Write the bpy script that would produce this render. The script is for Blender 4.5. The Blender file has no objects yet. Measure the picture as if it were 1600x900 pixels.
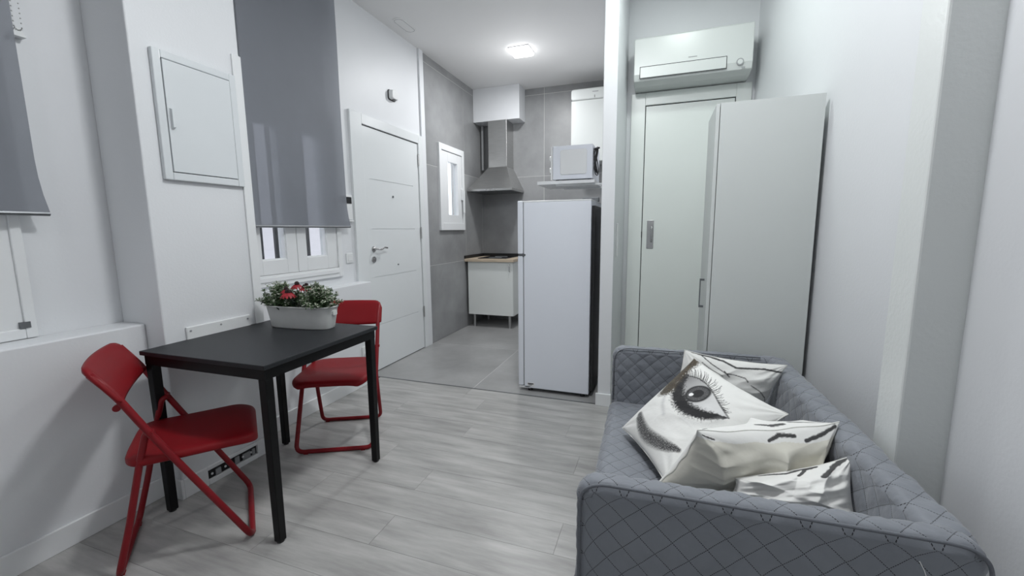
import bpy, bmesh, math, random
from mathutils import Vector, Matrix, noise
random.seed(7)
C = bpy.context.scene.collection
PI = math.pi

# ------------------------------------------------------------------ camera
def make_camera():
    yaw, pitch, roll = .338328, .136645, -.008916
    f = Vector((-math.sin(yaw)*math.cos(pitch), math.cos(yaw)*math.cos(pitch), -math.sin(pitch)))
    r = Vector((math.cos(yaw), math.sin(yaw), 0)); u = r.cross(f)
    r2 = r*math.cos(roll)+u*math.sin(roll); u2 = -r*math.sin(roll)+u*math.cos(roll)
    cam = bpy.data.cameras.new('camera'); o = bpy.data.objects.new('camera', cam); C.objects.link(o)
    m = Matrix.Identity(4)
    for i in range(3):
        m[i][0] = r2[i]; m[i][1] = u2[i]; m[i][2] = -f[i]
    m.translation = Vector((0, 0, 1.28))
    o.matrix_world = m
    cam.sensor_width = 36; cam.lens = 658.24/1600*36; cam.clip_start = .02
    bpy.context.scene.camera = o
make_camera()

# ------------------------------------------------------------------ world, lights, exposure
w = bpy.data.worlds.new('world'); bpy.context.scene.world = w; w.use_nodes = True
bg = w.node_tree.nodes['Background']; bg.inputs[0].default_value = (.86, .88, .95, 1); bg.inputs[1].default_value = 2.6
vs = bpy.context.scene.view_settings
vs.view_transform = 'Standard'; vs.look = 'None'; vs.gamma = 1; vs.use_curve_mapping = False; vs.exposure = 0.0

def area(name, loc, size, power, color, down=True):
    l = bpy.data.lights.new(name, 'AREA'); l.shape = 'SQUARE'; l.size = size; l.energy = power; l.color = color
    o = bpy.data.objects.new(name, l); C.objects.link(o); o.location = loc
    return o
def bulb(name, loc, r, power, color):
    l = bpy.data.lights.new(name, 'POINT'); l.shadow_soft_size = r; l.energy = power; l.color = color
    o = bpy.data.objects.new(name, l); C.objects.link(o); o.location = loc
area('main_lamp_light', (-.35, 1.5, 3.085), .26, 25.5, (.97, .985, 1.0))
bulb('main_lamp_glow', (-.35, 1.5, 2.95), .13, 16.5, (.97, .985, 1.0))
area('kitchen_lamp_light', (-1.44, 4.45, 3.09), .2, 26, (.98, .99, 1.0))
bulb('kitchen_lamp_glow', (-1.44, 4.45, 2.62), .1, 6, (.98, .99, 1.0))
area('nook_lamp_light', (.12, 2.72, 3.09), .2, 8, (.91, 1.0, .955))
bulb('nook_lamp_glow', (.12, 2.72, 2.97), .1, 2.0, (.91, 1.0, .955))
bulb('rear_fill_light', (-.8, -.9, 2.95), .13, 11, (.97, .985, 1.0))  # added fill light behind the camera, brightens surfaces facing it

# ------------------------------------------------------------------ helpers
def link(o, parent=None):
    C.objects.link(o)
    if parent: o.parent = parent
    return o
def tag(o, label=None, cat=None, group=None, kind=None):
    if label: o['label'] = label
    if cat: o['category'] = cat
    if group: o['group'] = group
    if kind: o['kind'] = kind
    return o
def obj(name, bm, m, parent=None, smooth=False, bevel=0, seg=2, kind=None, label=None):
    me = bpy.data.meshes.new(name)
    bmesh.ops.recalc_face_normals(bm, faces=bm.faces)
    bm.to_mesh(me); bm.free()
    if m: me.materials.append(m)
    o = bpy.data.objects.new(name, me)
    if smooth:
        for p in me.polygons: p.use_smooth = True
    if bevel:
        b = o.modifiers.new('bevel', 'BEVEL'); b.width = bevel; b.segments = seg; b.limit_method = 'ANGLE'; b.angle_limit = math.radians(40)
        b.harden_normals = False
    link(o, parent)
    if kind: o['kind'] = kind
    if label: o['label'] = label
    return o
def thing(name, label, cat, loc=(0, 0, 0), rz=0, group=None):
    o = bpy.data.objects.new(name, None); o.empty_display_size = .05
    C.objects.link(o); o.location = loc; o.rotation_euler = (0, 0, rz)
    return tag(o, label, cat, group)
def structure(name):
    o = bpy.data.objects.new(name, None); o.empty_display_size = .05
    C.objects.link(o); o['kind'] = 'structure'
    return o
def BM(): return bmesh.new()
def box(bm, x0, x1, y0, y1, z0, z1):
    vs_ = [bm.verts.new((x, y, z)) for x in (x0, x1) for y in (y0, y1) for z in (z0, z1)]
    for f in ((0, 1, 3, 2), (4, 6, 7, 5), (0, 4, 5, 1), (2, 3, 7, 6), (0, 2, 6, 4), (1, 5, 7, 3)):
        bm.faces.new([vs_[i] for i in f])
    return bm
def bx(*a): return box(BM(), *a)
def frames(pts, closed=False):
    pts = [Vector(p) for p in pts]; n = len(pts); T = []
    for i in range(n):
        a = pts[(i-1) % n] if closed or i > 0 else pts[i]
        b = pts[(i+1) % n] if closed or i < n-1 else pts[i]
        T.append((b-a).normalized())
    up = Vector((0, 0, 1)) if abs(T[0].z) < .9 else Vector((0, 1, 0))
    N = (up-T[0]*up.dot(T[0])).normalized(); out = []
    for i in range(n):
        N = (N-T[i]*N.dot(T[i])).normalized(); out.append((pts[i], T[i], N, T[i].cross(N)))
    return out
def tube(bm, pts, r, seg=10, closed=False, caps=True, rs=None):
    fr = frames(pts, closed); rings = []
    for i, (p, t, n, b) in enumerate(fr):
        rr = rs[i] if rs else r
        rings.append([bm.verts.new(p+n*(rr*math.cos(2*PI*k/seg))+b*(rr*math.sin(2*PI*k/seg))) for k in range(seg)])
    m = len(rings)
    for i in range(m if closed else m-1):
        A = rings[i]; B = rings[(i+1) % m]
        for k in range(seg): bm.faces.new((A[k], A[(k+1) % seg], B[(k+1) % seg], B[k]))
    if caps and not closed:
        bm.faces.new(rings[0][::-1]); bm.faces.new(rings[-1])
    return bm
def fillet(pts, r, n=5):
    pts = [Vector(p) for p in pts]; out = [pts[0]]
    for i in range(1, len(pts)-1):
        a = (pts[i-1]-pts[i]); b = (pts[i+1]-pts[i]); d = min(r, a.length*.49, b.length*.49)
        p0 = pts[i]+a.normalized()*d; p2 = pts[i]+b.normalized()*d
        for k in range(n+1):
            t = k/n; out.append(p0*(1-t)**2+pts[i]*2*t*(1-t)+p2*t*t)
    out.append(pts[-1]); return out
def cyl(bm, c, r, z0, z1, seg=20, r2=None, axis='z'):
    r2 = r if r2 is None else r2
    def P(a, rr, h):
        x, y = rr*math.cos(a), rr*math.sin(a)
        if axis == 'z': return (c[0]+x, c[1]+y, h)
        if axis == 'x': return (h, c[0]+x, c[1]+y)
        return (c[0]+x, h, c[1]+y)
    A = [bm.verts.new(P(2*PI*k/seg, r, z0)) for k in range(seg)]
    B = [bm.verts.new(P(2*PI*k/seg, r2, z1)) for k in range(seg)]
    for k in range(seg): bm.faces.new((A[k], A[(k+1) % seg], B[(k+1) % seg], B[k]))
    bm.faces.new(A[::-1]); bm.faces.new(B); return bm
def prism(bm, poly, fn0, fn1):
    A = [bm.verts.new(fn0(p)) for p in poly]; B = [bm.verts.new(fn1(p)) for p in poly]; n = len(poly)
    for k in range(n): bm.faces.new((A[k], A[(k+1) % n], B[(k+1) % n], B[k]))
    bm.faces.new(A[::-1]); bm.faces.new(B); return bm
def rrect(x0, x1, y0, y1, r, n=5):
    out = []
    for cx, cy, a0 in ((x1-r, y1-r, 0), (x0+r, y1-r, 90), (x0+r, y0+r, 180), (x1-r, y0+r, 270)):
        for k in range(n+1):
            a = math.radians(a0+90*k/n); out.append((cx+r*math.cos(a), cy+r*math.sin(a)))
    return out
def frame_x(bm, x0, x1, y0, y1, z0, z1, wy, wz0, wz1):
    """ring of four boards in a plane of constant x"""
    box(bm, x0, x1, y0, y0+wy, z0, z1); box(bm, x0, x1, y1-wy, y1, z0, z1)
    box(bm, x0, x1, y0+wy, y1-wy, z0, z0+wz0); box(bm, x0, x1, y0+wy, y1-wy, z1-wz1, z1); return bm

# ------------------------------------------------------------------ materials
def mat(name, col, rough=.5, metal=0, nscale=0, nstr=0, bump=0, bscale=60, spec=.5, coat=0, stretch=None, rnd=0, emit=0, c2=None):
    m = bpy.data.materials.new(name); m.use_nodes = True; nt = m.node_tree; N = nt.nodes; L = nt.links
    b = N['Principled BSDF']; b.inputs['Base Color'].default_value = (*col, 1); b.inputs['Roughness'].default_value = rough
    b.inputs['Metallic'].default_value = metal; b.inputs['Specular IOR Level'].default_value = spec
    b.inputs['Coat Weight'].default_value = coat
    tc = N.new('ShaderNodeTexCoord'); src = tc.outputs['Object']
    if stretch or rnd:
        mp = N.new('ShaderNodeMapping'); L.new(src, mp.inputs['Vector'])
        if stretch: mp.inputs['Scale'].default_value = stretch
        if rnd:
            oi = N.new('ShaderNodeObjectInfo'); mm = N.new('ShaderNodeMath'); mm.operation = 'MULTIPLY'; mm.inputs[1].default_value = 37
            L.new(oi.outputs['Random'], mm.inputs[0]); cb = N.new('ShaderNodeCombineXYZ')
            for i in range(3): L.new(mm.outputs[0], cb.inputs[i])
            L.new(cb.outputs[0], mp.inputs['Location'])
        src = mp.outputs[0]
    if nstr:
        nz = N.new('ShaderNodeTexNoise'); nz.inputs['Scale'].default_value = nscale; nz.inputs['Detail'].default_value = 7; nz.inputs['Roughness'].default_value = .6
        L.new(src, nz.inputs['Vector'])
        rp = N.new('ShaderNodeValToRGB'); c2 = c2 or tuple(c*(1-nstr) for c in col); c1 = tuple(min(1, c*(1+nstr)) for c in col)
        rp.color_ramp.elements[0].position = .3; rp.color_ramp.elements[1].position = .7
        rp.color_ramp.elements[0].color = (*c2, 1); rp.color_ramp.elements[1].color = (*c1, 1)
        L.new(nz.outputs['Fac'], rp.inputs[0]); out = rp.outputs[0]
        if rnd:
            hs = N.new('ShaderNodeHueSaturation'); ma = N.new('ShaderNodeMapRange'); ma.inputs['To Min'].default_value = 1-rnd; ma.inputs['To Max'].default_value = 1+rnd
            L.new(oi.outputs['Random'], ma.inputs['Value']); L.new(ma.outputs[0], hs.inputs['Value']); L.new(out, hs.inputs['Color']); out = hs.outputs[0]
        L.new(out, b.inputs['Base Color'])
    if bump:
        nb = N.new('ShaderNodeTexNoise'); nb.inputs['Scale'].default_value = bscale; nb.inputs['Detail'].default_value = 4
        L.new(src, nb.inputs['Vector']); bp = N.new('ShaderNodeBump'); bp.inputs['Strength'].default_value = bump; bp.inputs['Distance'].default_value = .004
        L.new(nb.outputs['Fac'], bp.inputs['Height']); L.new(bp.outputs[0], b.inputs['Normal'])
    if emit:
        b.inputs['Emission Color'].default_value = (*col, 1); b.inputs['Emission Strength'].default_value = emit
    return m
M = dict(
    wall=mat('wall_paint', (.72, .735, .755), .45, bump=.12, bscale=90, nscale=1.5, nstr=.015),
    pil=mat('pillar_paint', (.72, .745, .735), .28, bump=.25, bscale=70, nscale=1.5, nstr=.015),
    ceil=mat('ceiling_paint', (.80, .80, .80), .7, bump=.08, bscale=80, nscale=1.5, nstr=.015),
    white=mat('white_lacquer', (.76, .775, .785), .32, nscale=3, nstr=.01),
    door=mat('door_lacquer', (.73, .755, .765), .28, nscale=3, nstr=.01),
    door2=mat('sliding_door_lacquer', (.77, .81, .785), .3, nscale=3, nstr=.01),
    plastic=mat('white_plastic', (.74, .755, .76), .3, nscale=4, nstr=.01),
    box=mat('fuse_box_enamel', (.66, .69, .71), .26, nscale=4, nstr=.01),
    gap=mat('dark_gap', (.05, .05, .055), .8, nscale=9, nstr=.1),
    steel=mat('brushed_steel', (.48, .48, .475), .32, 1, stretch=(1, 1, 40), nscale=8, nstr=.12),
    chrome=mat('satin_chrome', (.5, .5, .5), .25, 1, nscale=6, nstr=.05),
    darkmetal=mat('dark_grey_metal', (.2, .21, .22), .4, .8, nscale=6, nstr=.05),
    black=mat('black_plastic', (.012, .012, .013), .4, nscale=8, nstr=.2),
    glassblack=mat('black_glass', (.008, .008, .01), .08, nscale=8, nstr=.2),
    tabletop=mat('black_tabletop', (.017, .019, .022), .45, spec=.33, bump=.15, bscale=400, nscale=5, nstr=.12),
    tableleg=mat('black_lacquered_steel', (.004, .004, .0045), .42, spec=.22, nscale=5, nstr=.1),
    red=mat('red_plastic', (.205, .005, .009), .5, spec=.22, bump=.06, bscale=300, nscale=4, nstr=.06),
    redsteel=mat('red_lacquered_steel', (.20, .007, .012), .4, spec=.3, nscale=4, nstr=.06),
    plank=mat('grey_laminate', (.375, .37, .362), .36, stretch=(1.0, 7, 7), nscale=2.6, nstr=.26, rnd=.022, bump=.05, bscale=8),
    sub=mat('plank_joint', (.17, .168, .162), .8, nscale=9, nstr=.1),
    ftile=mat('grey_floor_tile', (.33, .33, .33), .3, nscale=2.4, nstr=.17, rnd=.03, bump=.03, bscale=20),
    wtile=mat('concrete_wall_tile', (.275, .28, .285), .38, nscale=2.1, nstr=.2, rnd=.04, bump=.03, bscale=20),
    grout=mat('grout', (.62, .62, .61), .8, nscale=30, nstr=.06),
    wood=mat('light_wood_worktop', (.56, .46, .35), .45, stretch=(2, 20, 20), nscale=3, nstr=.18),
    cab=mat('white_cabinet', (.80, .83, .81), .35, nscale=3, nstr=.01),
    wardrobe=mat('pale_grey_wardrobe', (.585, .615, .605), .42, nscale=3, nstr=.012),
    fridge=mat('white_enamel', (.74, .77, .83), .3, nscale=3, nstr=.01, bump=.03, bscale=120),
    enamel=mat('white_boiler_enamel', (.60, .625, .615), .3, nscale=3, nstr=.01),
    planter=mat('white_painted_tin', (.60, .61, .60), .35, nscale=20, nstr=.03),
    leaf=mat('leaf_green', (.085, .145, .065), .6, nscale=60, nstr=.45),
    leaf2=mat('dark_leaf', (.028, .045, .03), .6, nscale=60, nstr=.4),
    blossom=mat('white_blossom', (.60, .63, .53), .7, nscale=60, nstr=.12),
    petal=mat('red_petal', (.30, .010, .020), .6, nscale=50, nstr=.3),
    cone=mat('dark_cone', (.02, .008, .008), .8, nscale=90, nstr=.5),
    stem=mat('plant_stem', (.05, .08, .03), .7, nscale=60, nstr=.2),
    bar=mat('dark_iron', (.02, .02, .022), .5, nscale=20, nstr=.2),
    court=mat('courtyard_render', (.70, .68, .70), .8, nscale=2, nstr=.06, bump=.2, bscale=40),
    lamp=mat('lamp_diffuser', (1, 1, 1), .5, emit=6),
    grey=mat('grey_print', (.3, .31, .32), .5, nscale=9, nstr=.05),
    thread=mat('white_thread', (.7, .7, .7), .8, nscale=9, nstr=.05),
    binding=mat('grey_binding', (.135, .145, .165), .75, nscale=200, nstr=.1),
)
def glass_mat():
    m = bpy.data.materials.new('window_glass'); m.use_nodes = True; nt = m.node_tree; N = nt.nodes; L = nt.links
    N.remove(N['Principled BSDF']); o = N['Material Output']
    t = N.new('ShaderNodeBsdfTransparent'); g = N.new('ShaderNodeBsdfGlossy'); g.inputs['Roughness'].default_value = .02
    mx = N.new('ShaderNodeMixShader'); mx.inputs[0].default_value = .07
    t.inputs[0].default_value = (.93, .95, .95, 1)
    L.new(t.outputs[0], mx.inputs[1]); L.new(g.outputs[0], mx.inputs[2]); L.new(mx.outputs[0], o.inputs[0]); return m
M['glass'] = glass_mat()
def blind_mat():
    m = mat('grey_screen_fabric', (.215, .228, .258), .6, nscale=3, nstr=.03, bump=.1, bscale=600); nt = m.node_tree; N = nt.nodes; L = nt.links
    b = N['Principled BSDF']; o = N['Material Output']; t = N.new('ShaderNodeBsdfTransparent'); t.inputs[0].default_value = (.8, .83, .88, 1)
    tr = N.new('ShaderNodeBsdfTranslucent'); tr.inputs[0].default_value = (.2, .21, .23, 1)
    m1 = N.new('ShaderNodeMixShader'); m1.inputs[0].default_value = .12; L.new(b.outputs[0], m1.inputs[1]); L.new(tr.outputs[0], m1.inputs[2])
    m2 = N.new('ShaderNodeMixShader'); m2.inputs[0].default_value = .13; L.new(m1.outputs[0], m2.inputs[1]); L.new(t.outputs[0], m2.inputs[2]); L.new(m2.outputs[0], o.inputs[0]); return m
M['blind'] = blind_mat()
def quilt_mat():
    m = bpy.data.materials.new('quilted_grey_fabric'); m.use_nodes = True; nt = m.node_tree; N = nt.nodes; L = nt.links; b = N['Principled BSDF']
    b.inputs['Roughness'].default_value = .62; b.inputs['Sheen Weight'].default_value = .25; b.inputs['Specular IOR Level'].default_value = .35
    uv = N.new('ShaderNodeUVMap'); uv.uv_map = 'UVMap'; sp = N.new('ShaderNodeSeparateXYZ'); L.new(uv.outputs[0], sp.inputs[0])
    def mth(op, a, c=None, v=None):
        n = N.new('ShaderNodeMath'); n.operation = op; L.new(a, n.inputs[0])
        if c is not None: L.new(c, n.inputs[1])
        if v is not None: n.inputs[1].default_value = v
        return n.outputs[0]
    s = mth('ADD', sp.outputs[0], sp.outputs[1]); d = mth('SUBTRACT', sp.outputs[0], sp.outputs[1])
    def line(a, other):
        k = mth('ABSOLUTE', mth('SUBTRACT', mth('FRACT', a), v=.5))       # 0 on the stitch line
        ln = mth('LESS_THAN', k, v=.017)
        dash = mth('GREATER_THAN', mth('FRACT', mth('MULTIPLY', other, v=11.0)), v=.30)
        return mth('MULTIPLY', ln, dash)
    st = mth('MAXIMUM', line(s, d), line(d, s))
    tc = N.new('ShaderNodeTexCoord'); nz = N.new('ShaderNodeTexNoise'); nz.inputs['Scale'].default_value = 5; nz.inputs['Detail'].default_value = 5; L.new(tc.outputs['Object'], nz.inputs[0])
    rp = N.new('ShaderNodeValToRGB'); rp.color_ramp.elements[0].color = (.165, .178, .203, 1); rp.color_ramp.elements[1].color = (.225, .24, .268, 1); L.new(nz.outputs['Fac'], rp.inputs[0])
    mx = N.new('ShaderNodeMixRGB'); L.new(st, mx.inputs[0]); L.new(rp.outputs[0], mx.inputs[1]); mx.inputs[2].default_value = (.012, .013, .017, 1)
    L.new(mx.outputs[0], b.inputs['Base Color'])
    nb = N.new('ShaderNodeTexNoise'); nb.inputs['Scale'].default_value = 28; nb.inputs['Detail'].default_value = 5; L.new(tc.outputs['Object'], nb.inputs[0])
    bp = N.new('ShaderNodeBump'); bp.inputs['Strength'].default_value = .35; bp.inputs['Distance'].default_value = .008; L.new(nb.outputs['Fac'], bp.inputs['Height']); L.new(bp.outputs[0], b.inputs['Normal'])
    return m
M['quilt'] = quilt_mat()
def print_mat():
    m = bpy.data.materials.new('printed_cotton'); m.use_nodes = True; nt = m.node_tree; N = nt.nodes; L = nt.links; b = N['Principled BSDF']
    b.inputs['Roughness'].default_value = .7; b.inputs['Sheen Weight'].default_value = .15; b.inputs['Specular IOR Level'].default_value = .25
    a = N.new('ShaderNodeAttribute'); a.attribute_name = 'print'; L.new(a.outputs['Color'], b.inputs['Base Color'])
    tc = N.new('ShaderNodeTexCoord'); nb = N.new('ShaderNodeTexNoise'); nb.inputs['Scale'].default_value = 14; nb.inputs['Detail'].default_value = 3; L.new(tc.outputs['Object'], nb.inputs[0])
    bp = N.new('ShaderNodeBump'); bp.inputs['Strength'].default_value = .35; bp.inputs['Distance'].default_value = .012; L.new(nb.outputs['Fac'], bp.inputs['Height']); L.new(bp.outputs[0], b.inputs['Normal'])
    return m
M['print'] = print_mat()

# ------------------------------------------------------------------ the room shell
ZC = 3.134
XW = -2.43        # left wall
def struct(name, bm, m, parent=None, **k):
    o = obj(name, bm, m, parent, **k)
    if not parent: o['kind'] = 'structure'
    return o
# left wall with the openings of both windows and of the kitchen window
bm = BM()
xa, xb = XW-.16, XW
box(bm, xa, xb, -1.7, -.25, 0, ZC)
box(bm, xa, xb, -.25, .955, 0, .862); box(bm, xa, xb, -.25, .955, 2.15, ZC)
box(bm, xa, xb, .955, 1.85, 0, ZC)
box(bm, xa, xb, 1.85, 2.752, 0, .924); box(bm, xa, xb, 1.85, 2.752, 2.15, ZC)
box(bm, xa, xb, 2.752, 4.11, 0, ZC)
wl = struct('wall_left', bm, M['wall'])
struct('pillar', bx(XW, -2.143, 1.255, 1.765, 0, ZC), M['wall'], wl, bevel=.006)
struct('ledge', bx(XW, -2.264, -1.7, 1.255, 0, .86), M['wall'], wl, bevel=.006)
struct('ledge', bx(XW, -2.303, 1.765, 2.95, 0, .858), M['wall'], wl, bevel=.006)
struct('corner_bead', bx(-2.143, -2.133, 1.718, 1.768, 0, 2.2), M['white'], wl, bevel=.002)
struct('corner_bead', bx(XW, XW+.02, 4.035, 4.11, 0, ZC), M['wall'], wl)
# kitchen walls: grout backing, tiles as parts
bm = BM()
box(bm, xa, XW-.0015, 4.11, 4.39, 0, ZC); box(bm, xa, XW-.0015, 5.02, 5.8, 0, ZC)
box(bm, xa, XW-.0015, 4.39, 5.02, 0, 1.29); box(bm, xa, XW-.0015, 4.39, 5.02, 2.27, ZC)
wk = struct('wall_kitchen_left', bm, M['grout'])
g = .0025
rows = [(0, .89), (.89, 2.0), (2.0, 3.05), (3.05, ZC)]
for (z0, z1) in rows:
    for (y0, y1) in ((4.11, 5.10), (5.10, 5.65)):
        b = BM()
        Y0, Y1, Z0, Z1 = y0+g, y1-g, z0+g, z1-g
        if y0 < 4.2 and z0 in (.89, 2.0):
            a0, a1 = 4.39, 5.02
            if z0 == .89: lo = (Z0, 1.29); mid = (1.29, Z1)
            else: lo = (2.27, Z1); mid = (Z0, 2.27)
            box(b, XW-.0014, XW, Y0, Y1, *lo); box(b, XW-.0014, XW, Y0, a0, *mid); box(b, XW-.0014, XW, a1, Y1, *mid)
        else: box(b, XW-.0014, XW, Y0, Y1, Z0, Z1)
        obj('tile', b, M['wtile'], wk)
wb = struct('wall_kitchen_back', bx(XW-.16, -.395, 5.6515, 5.8, 0, ZC), M['grout'])
for (z0, z1) in rows:
    for (x0, x1) in ((XW, -1.515), (-1.515, -.6), (-.6, -.395)):
        obj('tile', bx(x0+g, x1-g, 5.65, 5.6514, z0+g, z1-g), M['wtile'], wb)
struct('wall_partition', bx(-.395, -.305, 2.99, 5.8, 0, ZC), M['wall'], bevel=.004)
struct('wall_nook', bx(-.305, 1.0, 3.80, 3.95, 0, ZC), M['wall'])
bm = BM(); box(bm, .775, 1.0, -1.7, 1.44, 0, ZC); 
A_ = [bm.verts.new(p) for p in ((.845, 1.40, 0), (1.0, 1.40, 0), (1.0, 3.80, 0), (.633, 3.80, 0))]; B_ = [bm.verts.new((v.co.x, v.co.y, ZC)) for v in A_]
for q_ in range(4): bm.faces.new((A_[q_], A_[(q_+1) % 4], B_[(q_+1) % 4], B_[q_]))
bm.faces.new(A_[::-1]); bm.faces.new(B_)
wr = struct('wall_right', bm, M['wall'])
struct('pillar', bx(.66, .86, 1.44, 1.572, 0, ZC), M['pil'], wr, bevel=.006)
struct('wall_rear', bx(XW-.16, 1.0, -1.85, -1.7, 0, ZC), M['wall'])
struct('ceiling', bx(XW-.16, 1.0, -1.85, 5.8, ZC, ZC+.1), M['ceil'])
# baseboards
b = BM(); box(b, -2.264, -2.250, -1.7, 1.243, 0, .098); box(b, -2.264, -2.130, 1.241, 1.255, 0, .098)
box(b, -2.143, -2.130, 1.255, 1.37, 0, .098); box(b, -2.143, -2.130, 1.65, 1.77, 0, .098)
box(b, -2.143, -2.130, 1.37, 1.65, .078, .098); box(b, -2.143, -2.130, 1.37, 1.65, 0, .028)
box(b, -2.303, -2.290, 1.766, 2.95, 0, .098); box(b, -2.303, -2.290, 2.95, 2.963, 0, .098)
struct('baseboard_left', b, M['white'], bevel=.003)
struct('baseboard_right', bx(.763, .775, -1.7, .95, 0, .098), M['white'], bevel=.003)
struct('baseboard_partition', bx(-.409, -.300, 2.976, 2.99, 0, .095), M['white'], bevel=.003)
# floor
fl = struct('floor', bx(XW-.16, 1.0, -1.85, 5.8, -.12, -.008), M['sub'])
pm = {}
y = 3.0; row = 0
while y > -1.68:
    y0 = max(y-.19, -1.7); x = -2.30-random.uniform(0, 1.1)
    while x < .85:
        x0, x1 = max(x, -2.30), min(x+1.25, .85)
        if x1-x0 > .04:
            k = (round(x1-x0, 2), round(y-y0, 2))
            if k not in pm:
                me = bpy.data.meshes.new('plank'); b = bx(-(x1-x0)/2+.0005, (x1-x0)/2-.0005, -(y-y0)/2+.0005, (y-y0)/2-.0005, -.008, 0)
                bmesh.ops.recalc_face_normals(b, faces=b.faces); b.to_mesh(me); b.free(); me.materials.append(M['plank']); pm[k] = me
            o = bpy.data.objects.new('plank', pm[k]); link(o, fl); o.location = ((x0+x1)/2, (y+y0)/2, 0)
        x += 1.25
    y = y0; row += 1
    if y <= -1.7: break
for (x0, x1) in ((XW, -1.405), (-1.405, -.395)):
    for (y0, y1) in ((3.012, 4.17), (4.17, 5.33), (5.33, 5.65)):
        obj('tile', bx(x0+.0025, x1-.0025, y0+.0025, y1-.0025, -.007, 0), M['ftile'], fl)
b = BM()
for yy in (4.17, 5.33): box(b, XW, -.395, yy-.0024, yy+.0024, -.008, -.0003)
box(b, -1.4075, -1.4025, 3.012, 5.65, -.008, -.0004)
obj('grout_line', b, M['grout'], fl)
obj('plank', bx(-.305, .85, 3.0, 3.80, -.008, 0), M['plank'], fl)
obj('threshold_strip', bx(-2.43, -.395, 3.0, 3.012, -.008, .002), M['darkmetal'], fl)
# soffit above the hood
struct('trim_1', bx(XW, -1.78, 5.40, 5.65, 2.71, ZC), M['wall'], bevel=.003)

# ------------------------------------------------------------------ courtyard seen through the windows
cw = struct('wall_courtyard', bx(-4.1, -4.0, -1.5, 6.5, -1, 3.4), M['court'])

# ------------------------------------------------------------------ windows
def casement(parent, y0, y1, z0, z1, gy0, gy1, gz0, gz1, name='sash'):
    b = BM(); box(b, XW-.055, XW+.012, y0, gy0, z0, z1); box(b, XW-.055, XW+.012, gy1, y1, z0, z1)
    box(b, XW-.055, XW+.012, gy0, gy1, z0, gz0); box(b, XW-.055, XW+.012, gy0, gy1, gz1, z1)
    s = obj(name, b, M['white'], parent, bevel=.003)
    b = frame_x(BM(), XW-.03, XW+.004, gy0, gy1, gz0, gz1, .007, .007, .007)
    obj('glazing_bead', b, M['white'], s)
    obj('pane', bx(XW-.028, XW-.022, gy0, gy1, gz0, gz1), M['glass'], s)
    return s
w2 = structure('window_2')
b = frame_x(BM(), XW-.09, XW+.022, 1.85, 2.752, .924, 2.15, .045, .074, .05)
obj('window_frame', b, M['white'], w2, bevel=.004)
obj('sill', bx(XW-.05, XW+.03, 1.86, 2.70, .955, .985), M['white'], w2, bevel=.003)
casement(w2, 1.905, 2.313, 1.0, 2.09, 2.03, 2.225, 1.097, 1.97)
casement(w2, 2.317, 2.705, 1.0, 2.09, 2.40, 2.60, 1.097, 1.97)
obj('hinge', bx(XW+.012, XW+.024, 2.70, 2.712, 1.02, 1.08), M['plastic'], w2)
gr_ = obj('grille_rail', bx(XW-.30, XW-.28, 1.70, 2.95, .88, .90), M['bar'], w2)
for yy in (1.95, 2.12, 2.268, 2.40, 2.555, 2.70): obj('grille_bar', bx(XW-.30, XW-.28, yy, yy+.026, .9, 2.3), M['bar'], w2)
w1 = structure('window_1')
b = frame_x(BM(), XW-.09, XW+.022, -.25, .955, .862, 2.15, .035, .042, .05)
obj('window_frame', b, M['white'], w1, bevel=.004)
casement(w1, .36, .932, .9, 2.09, .49, .80, 1.02, 1.97)
casement(w1, -.21, .355, .9, 2.09, -.08, .23, 1.02, 1.97)
obj('hinge', bx(XW+.012, XW+.026, .905, .935, .905, .93), M['darkmetal'], w1)
w3 = structure('window_3')
b = frame_x(BM(), XW-.08, XW+.03, 4.385, 5.025, 1.285, 2.275, .055, .085, .07)
obj('window_frame', b, M['white'], w3, bevel=.004)
b = BM(); box(b, XW-.04, XW+.02, 4.445, 4.60, 1.37, 2.2); box(b, XW-.04, XW+.02, 4.85, 4.965, 1.37, 2.2)
box(b, XW-.04, XW+.02, 4.60, 4.85, 1.37, 1.47); box(b, XW-.04, XW+.02, 4.60, 4.85, 2.09, 2.2)
s = obj('sash', b, M['white'], w3, bevel=.004)
obj('pane', bx(XW-.02, XW-.014, 4.6, 4.85, 1.47, 2.09), M['glass'], s)
b = BM(); box(b, XW+.02, XW+.045, 4.93, 4.965, 1.66, 1.80); box(b, XW+.045, XW+.065, 4.935, 4.96, 1.50, 1.78)
obj('handle', b, M['plastic'], w3, bevel=.004)
obj('ledge', bx(-4.0, XW-.30, 4.75, 5.2, 1.25, 1.78), M['court'], cw)  # stands for an outdoor unit, box extended back to the courtyard wall

# roller blinds
def blind(label, y0, y1, zb, zt, x, flare):
    t = thing('roller_blind', label, 'blind', (x, (y0+y1)/2, zt), 0, None)
    h = (y1-y0)/2; n = 24; b = BM(); V = []
    for i in range(n+1):
        f = i/n; z = (zb-zt)*f; row = []
        for j in range(17):
            s = j/16*2-1; fl_ = flare*max(0, (f-.86)/.14)**2
            row.append(b.verts.new((.002*math.sin(f*9)+.012*max(0, (f-.9)/.1)**2*abs(s), s*(h+fl_), z)))
        V.append(row)
    for i in range(n):
        for j in range(16): b.faces.new((V[i][j], V[i][j+1], V[i+1][j+1], V[i+1][j]))
    o = obj('fabric', b, M['blind'], t, smooth=True)
    b = BM(); tube(b, [(0.006, -h-flare, zb-zt-.004), (0, 0, zb-zt-.004), (.006, h+flare, zb-zt-.004)], .009, 8)
    obj('bottom_bar', b, M['darkmetal'], t)
    obj('roller_tube', cyl(BM(), (0, .0), .022, -h, h, 16, axis='y'), M['plastic'], t)
    for y_ in (-h-.012, h): obj('bracket', bx(-.05, .04, y_, y_+.012, -.03, .04), M['plastic'], t)
    return t
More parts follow.
